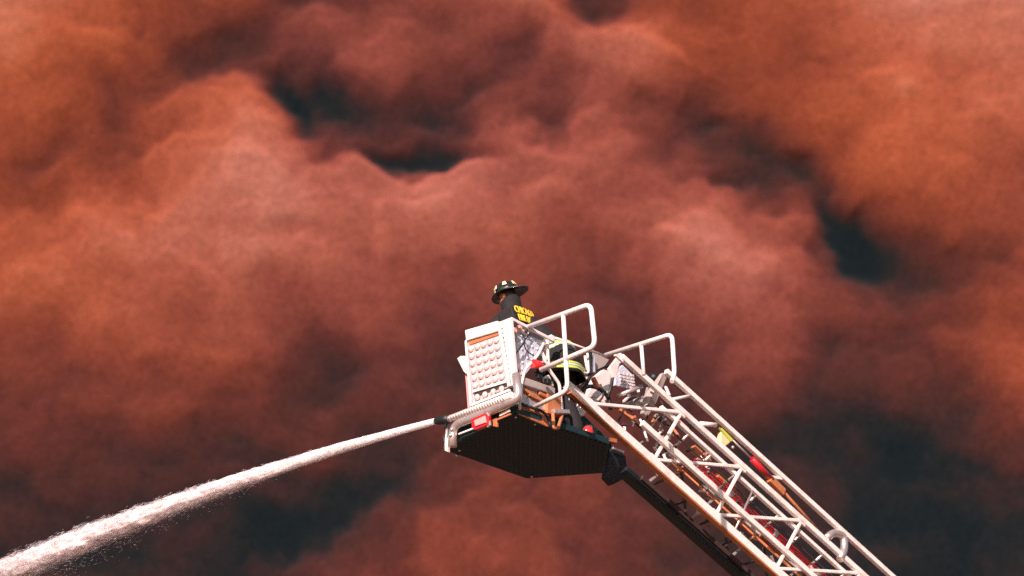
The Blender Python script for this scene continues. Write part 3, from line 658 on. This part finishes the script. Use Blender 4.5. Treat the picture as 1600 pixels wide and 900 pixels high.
sd = cj.modifiers.new('sol', 'SOLIDIFY'); sd.thickness = .012; sd.offset = 0
def band(c, ax, ru, rl, h, m, name='coat_band', **kw):
    ax = Vector(ax).normalized()
    o = loft([ring(c - ax * h / 2, ax, ru, rl, **kw), ring(c + ax * h / 2, ax, ru, rl, **kw)]).build(name, m, fire)
    s_ = o.modifiers.new('sol', 'SOLIDIFY'); s_.thickness = .008; s_.offset = 1
    return o
band(pp(-.03, 0, .765), V(0, 0, 1), .245, .28, .026, M_LIME, wob=.05, seed=.3)
band(pp(-.03, 0, .795), V(0, 0, 1), .244, .279, .03, M_SILV, wob=.05, seed=.3)
band(pp(-.03, 0, .823), V(0, 0, 1), .243, .278, .022, M_LIME, wob=.05, seed=.3)
band(pp(.035, 0, .985), AXH, .232, .268, .05, M_SILV, wob=.04, seed=1)
band(pp(.04, 0, 1.0), AXH, .229, .264, .085, M_LIME, wob=.04, seed=1)
# collar, face, hair, ears
collar = loft([ring(pp(.46, 0, 1.50), (PF * .35 + V(0, 0, 1)), .15, .20, 20), ring(pp(.49, 0, 1.58), (PF * .35 + V(0, 0, 1)), .115, .135, 20), ring(pp(.495, 0, 1.655), (PF * .45 + V(0, 0, 1)), .112, .118, 20), ring(pp(.50, 0, 1.72), (PF * .5 + V(0, 0, 1)), .118, .122, 20)])
c_ = collar.build('collar', M_COAT, fire); s_ = c_.modifiers.new('sol', 'SOLIDIFY'); s_.thickness = .014; s_.offset = 1
HC = pp(.53, 0, 1.78)                              # head centre
HU = (V(0, 0, 1) + PF * .22 + PL * .05).normalized(); HF = (PF - HU * PF.dot(HU)).normalized(); HL = HU.cross(HF)
def hp(f, l, u): return HC + HF * f + HL * l + HU * u
hm = MB(); kk = 20; nr = 14
prof = [(-.125, .035, .03, .03), (-.115, .055, .045, .035), (-.09, .07, .058, .025), (-.06, .082, .066, .012), (-.03, .088, .070, .006), (0, .092, .074, 0), (.03, .094, .076, 0), (.06, .092, .074, -.003), (.09, .08, .064, -.006), (.112, .055, .044, -.008), (.12, .02, .016, -.008)]
for (u_, rf, rl, off) in prof:
    for i in range(kk):
        t = 2 * pi * i / kk; f = cos(t) * rf + off; l = sin(t) * rl
        if cos(t) > .93 and -.05 < u_ < .01: f += .02 if u_ < -.01 else .010      # nose
        if .55 < cos(t) < .93 and -.01 <= u_ < .04: f -= .008                         # eye sockets
        if cos(t) > .85 and u_ == -.06: f -= .004
        hm.v.append(hp(f, l, u_))
for i in range(len(prof) - 1):
    for j in range(kk):
        j2 = (j + 1) % kk; hm.f.append((i * kk + j, i * kk + j2, (i + 1) * kk + j2, (i + 1) * kk + j)); hm.smooth.append(True)
hm.f.append(tuple(range(kk))[::-1]); hm.f.append(tuple((len(prof) - 1) * kk + j for j in range(kk))); hm.smooth += [True, True]
head = hm.build('head', M_SKIN, fire)
for sgn in (-1, 1):
    MB().dome(hp(-.005, sgn * .068, -.005), HL * sgn, .03, .022, 10, 3).build('ear', M_SKIN, fire)
    MB().dome(hp(.078, sgn * .03, .012), HF, .012, .008, 8, 2).build('eye', M_BLACK, fire)
MB().bar(hp(.088, -.022, -.07), hp(.088, .022, -.07), .008, .008).build('mouth', M_HOLE, fire)
hr = loft([ring(hp(-.035, 0, -.045), HU, .065, .066, 20), ring(hp(-.022, 0, 0), HU, .082, .078, 20), ring(hp(-.012, 0, .06), HU, .09, .08, 20), ring(hp(-.012, 0, .10), HU, .06, .055, 20)], True).build('hair', M_HOLE, fire)
# helmet: ribbed crown, brim with long tail, band, front shield, bright tetrahedra
def hring(u_, rf, rl, off, k=40, tail=0, droop=0):
    out = []
    for i in range(k):
        t = 2 * pi * i / k; b = max(0, -cos(t)); out.append(hp(cos(t) * rf + off - tail * b ** 3, sin(t) * rl, u_ - droop * b ** 2 + (.012 * abs(sin(t)) if droop else 0)))
    return out
TILT = 0
crown = []
for (u_, s_) in ((.035, 1.0), (.07, .99), (.105, .93), (.135, .80), (.155, .62), (.168, .38), (.172, .1)):
    rr = []
    for i in range(40):
        t = 2 * pi * i / 40; rib = 1 + .035 * abs(cos(4 * t)) ** 6
        rr.append(hp(cos(t) * .125 * s_ * rib - .005, sin(t) * .105 * s_ * rib, u_))
    crown.append(rr)
helm = loft(crown, True).build('helmet', M_HELM, fire)
brim = loft([hring(.04, .12, .10, -.005), hring(.026, .165, .148, -.01, tail=.05, droop=.012), hring(.014, .190, .168, -.012, tail=.085, droop=.03), hring(.003, .185, .164, -.012, tail=.08, droop=.03), hring(.014, .160, .140, -.01, tail=.045, droop=.012), hring(.03, .12, .10, -.005)])
brim.build('helmet_brim', M_HELM, fire)
for ang in (0, 60, 120, 180, -120, -60):
    t = radians(ang); c = cos(t); s__ = sin(t)
    q = [hp(c * .121 - s__ * w - .005, s__ * .103 + c * w, u_) + (HF * c + HL * s__) * e for (w, u_, e) in ((-.026, .092, .008), (.026, .092, .008), (.018, .14, -.012), (-.018, .14, -.012))]
    MB().plate(q, .012, (HF * c + HL * s__)).build('reflective_patch', M_CREAM, fire, .002)
MB().plate([hp(.125, -.035, .06), hp(.125, .035, .06), hp(.115, .028, .17), hp(.118, 0, .19), hp(.115, -.028, .17)], .01, HF).build('helmet_shield', M_HELM, fire, .003)
MB().bar(hp(-.08, .10, .045), hp(.02, .115, .045), .01, .012).build('helmet_strap', M_GREY, fire)
# gloves with fingers on the far control rail
for sgn, pw in ((1, pp(.82, .30, 1.17)), (-1, pp(.76, -.26, 1.14))):
    d = PF
    nd = [(pw, (.032, .022)), (pw + d * .05, (.042, .022)), (pw + d * .09, (.042, .02))]
    ed = [(0, 1), (1, 2)]
    for k in range(4):
        b = pw + d * .09 + PL * (-.03 + .02 * k); L_ = (.032, .038, .036, .028)[k]; i0 = len(nd)
        nd += [(b + d * .02, .0105), (b + d * (.02 + L_ * .7) - V(0, 0, .02), .0098), (b + d * (.015 + L_ * .7) - V(0, 0, .05), .009)]
        ed += [(2, i0), (i0, i0 + 1), (i0 + 1, i0 + 2)]
    i0 = len(nd); tb = pw + d * .03 - PL * sgn * .045
    nd += [(tb, .012), (tb + d * .04 - V(0, 0, .03), .010)]; ed += [(0, i0), (i0, i0 + 1)]
    skin('glove', nd, ed, M_BLACK, fire, 1)
# lettering across the shoulders
def letters(txt, name, size, centre, xdir, ydir, m, parent, ext=.004, bold=.0, sx=1.0):
    cu = bpy.data.curves.new('t', 'FONT'); cu.body = txt; cu.size = size; cu.align_x = 'CENTER'; cu.align_y = 'CENTER'; cu.extrude = ext; cu.offset = bold; cu.space_character = 1.12
    to = bpy.data.objects.new('t', cu); COL.objects.link(to)
    dg = bpy.context.evaluated_depsgraph_get(); nm = bpy.data.meshes.new_from_object(to.evaluated_get(dg)); bpy.data.objects.remove(to)
    xd = Vector(xdir).normalized(); yd = Vector(ydir); yd = (yd - xd * yd.dot(xd)).normalized(); zd = xd.cross(yd)
    R = Matrix((xd, yd, zd)).transposed().to_4x4(); T = WM[parent.name].inverted() @ ML @ Matrix.Translation(centre) @ R
    # bend round the back
    for v in nm.vertices: v.co.x *= sx
    for v in nm.vertices: v.co.z -= (v.co.x ** 2) * .4
    nm.transform(T); nm.materials.clear(); nm.materials.append(m); nm.name = name
    o = bpy.data.objects.new(name, nm); COL.objects.link(o); o.parent = parent
    return o
BN = AXT.cross(PL); BN = BN if BN.dot(PF) < 0 else -BN
AXT = (AXT * .35 + V(0, 0, .65)).normalized(); BN = AXT.cross(PL); BN = BN if BN.dot(PF) < 0 else -BN
BC = pp(.63, .0, 1.42) + BN * .285; BC = BC + (_o - BC).normalized() * .20
MB().plate([BC - PL * .21 - AXT * .155, BC + PL * .21 - AXT * .155, BC + PL * .2 + AXT * .12, BC - PL * .2 + AXT * .12], -.20, BN).build('back_panel', M_COAT, fire, .02)
TX = (-PL + V(0, 0, .07)).normalized(); BC = BC + AXT * .02 + PL * .01
letters('CHICAGO', 'back_lettering', .118, BC + BN * .03 + AXT * .055, TX, AXT, M_YEL, fire, bold=.003, sx=.58)
letters('FIRE DEPT', 'back_lettering', .112, BC + BN * .03 - AXT * .048, TX, AXT, M_YEL, fire, bold=.003, sx=.52)

#@@WATER
# ================================================================== WATER JET
# the stream leaves the nozzle along -x of the bucket frame and falls under gravity
wj = ML @ noz_b
jd = (ML.to_3x3() @ V(-1, 0, 0)); jd.z = 0; jd.normalize(); js = jd.cross(V(0, 0, 1))
K_UP, K_G = .097, .0086
def jet(t): return wj + jd * t + V(0, 0, K_UP * t - K_G * t * t)
WMAX = 11.0
M_WATER = bpy.data.materials.new('white_water'); M_WATER.use_nodes = True
b_ = M_WATER.node_tree.nodes['Principled BSDF']; b_.inputs['Base Color'].default_value = (.97, .85, .88, 1); b_.inputs['Roughness'].default_value = 1; b_.inputs['Specular IOR Level'].default_value = 0
b_.inputs['Subsurface Weight'].default_value = 1.0; b_.inputs['Subsurface Radius'].default_value = (1, 1, 1); b_.inputs['Subsurface Scale'].default_value = .12
_n = M_WATER.node_tree.nodes; _l = M_WATER.node_tree.links
_t = _n.new('ShaderNodeBsdfTranslucent'); _t.inputs[0].default_value = (.95, .90, .92, 1); _x = _n.new('ShaderNodeMixShader'); _x.inputs[0].default_value = .12
_l.new(b_.outputs[0], _x.inputs[1]); _l.new(_t.outputs[0], _x.inputs[2]); _l.new(_x.outputs[0], _n['Material Output'].inputs[0])
NT, NS = 1500, 56
ts = np.linspace(0, WMAX, NT); vs = []; fs = []
def rad(t): return .036 + .0140 * t
sN = .7 * perlin(np.repeat(ts[:, None] * 1.6, NS, 1), np.tile(np.arange(NS) / NS * 5, (NT, 1)), 81) + .7 * perlin(np.repeat(ts[:, None] * 3.2, NS, 1), np.tile(np.arange(NS) / NS * 14, (NT, 1)), 82) + .45 * perlin(np.repeat(ts[:, None] * 9, NS, 1), np.tile(np.arange(NS) / NS * 26, (NT, 1)), 83)
sN[:, -1] = sN[:, 0]
for i, t in enumerate(ts):
    c = jet(t)
    for k in range(NS):
        a = 2 * pi * k / NS; r = rad(t) * .95 * (1 + min(.62, t * .13) * sN[i, k])
        vs.append(c + js * (cos(a) * r) + V(0, 0, sin(a) * r))
for i in range(NT - 1):
    for k in range(NS):
        k2 = (k + 1) % NS; fs.append((i * NS + k, i * NS + k2, (i + 1) * NS + k2, (i + 1) * NS + k))
fs.append(tuple(range(NS))[::-1])
wroot = bpy.data.objects.new('water_jet', None); COL.objects.link(wroot); wroot.location = wj; WM[wroot.name] = Matrix.Translation(wj)
tag(wroot, 'white jet of water shooting left and down from the bucket nozzle', 'water jet')
w_ = MB(); w_.v = vs; w_.f = fs; w_.smooth = [True] * len(fs); w_.build('stream_core', M_WATER, wroot, world_space=True)
# thousands of torn shreds and droplets round the core
NP = 32000
t = WMAX * rng.random(NP) ** .62
ang = rng.random(NP) * 2 * pi
clump = perlin(t * 3.2, ang * 1.3, 91) + .5 * perlin(t * 11, ang * 3, 92)
rr = rad(t) * (.86 + .14 * rng.random(NP) + np.minimum(.40, .08 * t) * np.abs(rng.standard_normal(NP)) * .5 + .34 * np.minimum(1, t / 4) * clump)
drop = np.where(rng.random(NP) < .22, np.abs(rng.standard_normal(NP)) * .030 * np.maximum(t - 1.5, 0), 0)  # spray falling away beneath
px_ = np.cos(ang) * rr; pz_ = np.sin(ang) * rr - drop
L_ = (.02 + .06 * rng.random(NP)) * (.5 + .10 * t) * np.where(drop > 0, .45, 1); Wd = (.0009 + .0014 * rng.random(NP)) * (.7 + .06 * t) * np.where(drop > 0, .55, 1)
jdn = np.array(jd); jsn = np.array(js)
cen = np.array(wj)[None] + jdn[None] * t[:, None] + jsn[None] * px_[:, None]; cen[:, 2] += K_UP * t - K_G * t * t + pz_
tz = K_UP - 2 * K_G * t; tan_ = jdn[None] + np.array([0, 0, 1.])[None] * tz[:, None] + rng.standard_normal((NP, 3)) * .07
tan_ /= np.linalg.norm(tan_, axis=1)[:, None]
side = np.cross(tan_, rng.standard_normal((NP, 3))); side /= np.linalg.norm(side, axis=1)[:, None]; s2 = np.cross(tan_, side)
P4 = np.stack([cen - tan_ * L_[:, None], cen + side * Wd[:, None], cen - side * Wd[:, None] * .5 + s2 * Wd[:, None] * .87, cen - side * Wd[:, None] * .5 - s2 * Wd[:, None] * .87, cen + tan_ * L_[:, None]], 1).reshape(-1, 3) - np.array(wj)
b5 = np.arange(NP)[:, None] * 5
tri = np.concatenate([b5 + np.array([[0, 1, 2]]), b5 + [[0, 2, 3]], b5 + [[0, 3, 1]], b5 + [[4, 2, 1]], b5 + [[4, 3, 2]], b5 + [[4, 1, 3]]], 0)
me = bpy.data.meshes.new('spray'); me.vertices.add(len(P4)); me.vertices.foreach_set('co', P4.ravel().astype(np.float32))
me.loops.add(tri.size); me.loops.foreach_set('vertex_index', tri.ravel().astype(np.int32)); me.polygons.add(len(tri)); me.polygons.foreach_set('loop_start', (np.arange(len(tri)) * 3).astype(np.int32))
me.update(calc_edges=True); me.materials.append(M_WATER)
o = bpy.data.objects.new('spray', me); COL.objects.link(o); o.parent = wroot; o['kind'] = 'stuff'


# fine mist hanging round the stream
ms_ = []
for i in range(60):
    t_ = 1.0 + (WMAX - 1.0) * i / 59; c = jet(t_) - V(0, 0, .006 * t_)
    g_ = min(1, i / 14)
    ms_.append([c + js * (-cos(2 * pi * k / 16) * rad(t_) * (.6 + .55 * g_)) + V(0, 0, sin(2 * pi * k / 16) * rad(t_) * (.6 + .65 * g_)) for k in range(16)])
mst = bpy.data.materials.new('mist'); mst.use_nodes = True; nt = mst.node_tree; nt.nodes.clear()
pv = nt.nodes.new('ShaderNodeVolumeScatter'); pv.inputs['Color'].default_value = (1, .97, .98, 1); pv.inputs['Density'].default_value = .4
oo = nt.nodes.new('ShaderNodeOutputMaterial'); nt.links.new(pv.outputs[0], oo.inputs['Volume'])
lm = loft(ms_, True); mo = lm.build('mist', mst, wroot, world_space=True); mo['kind'] = 'stuff'
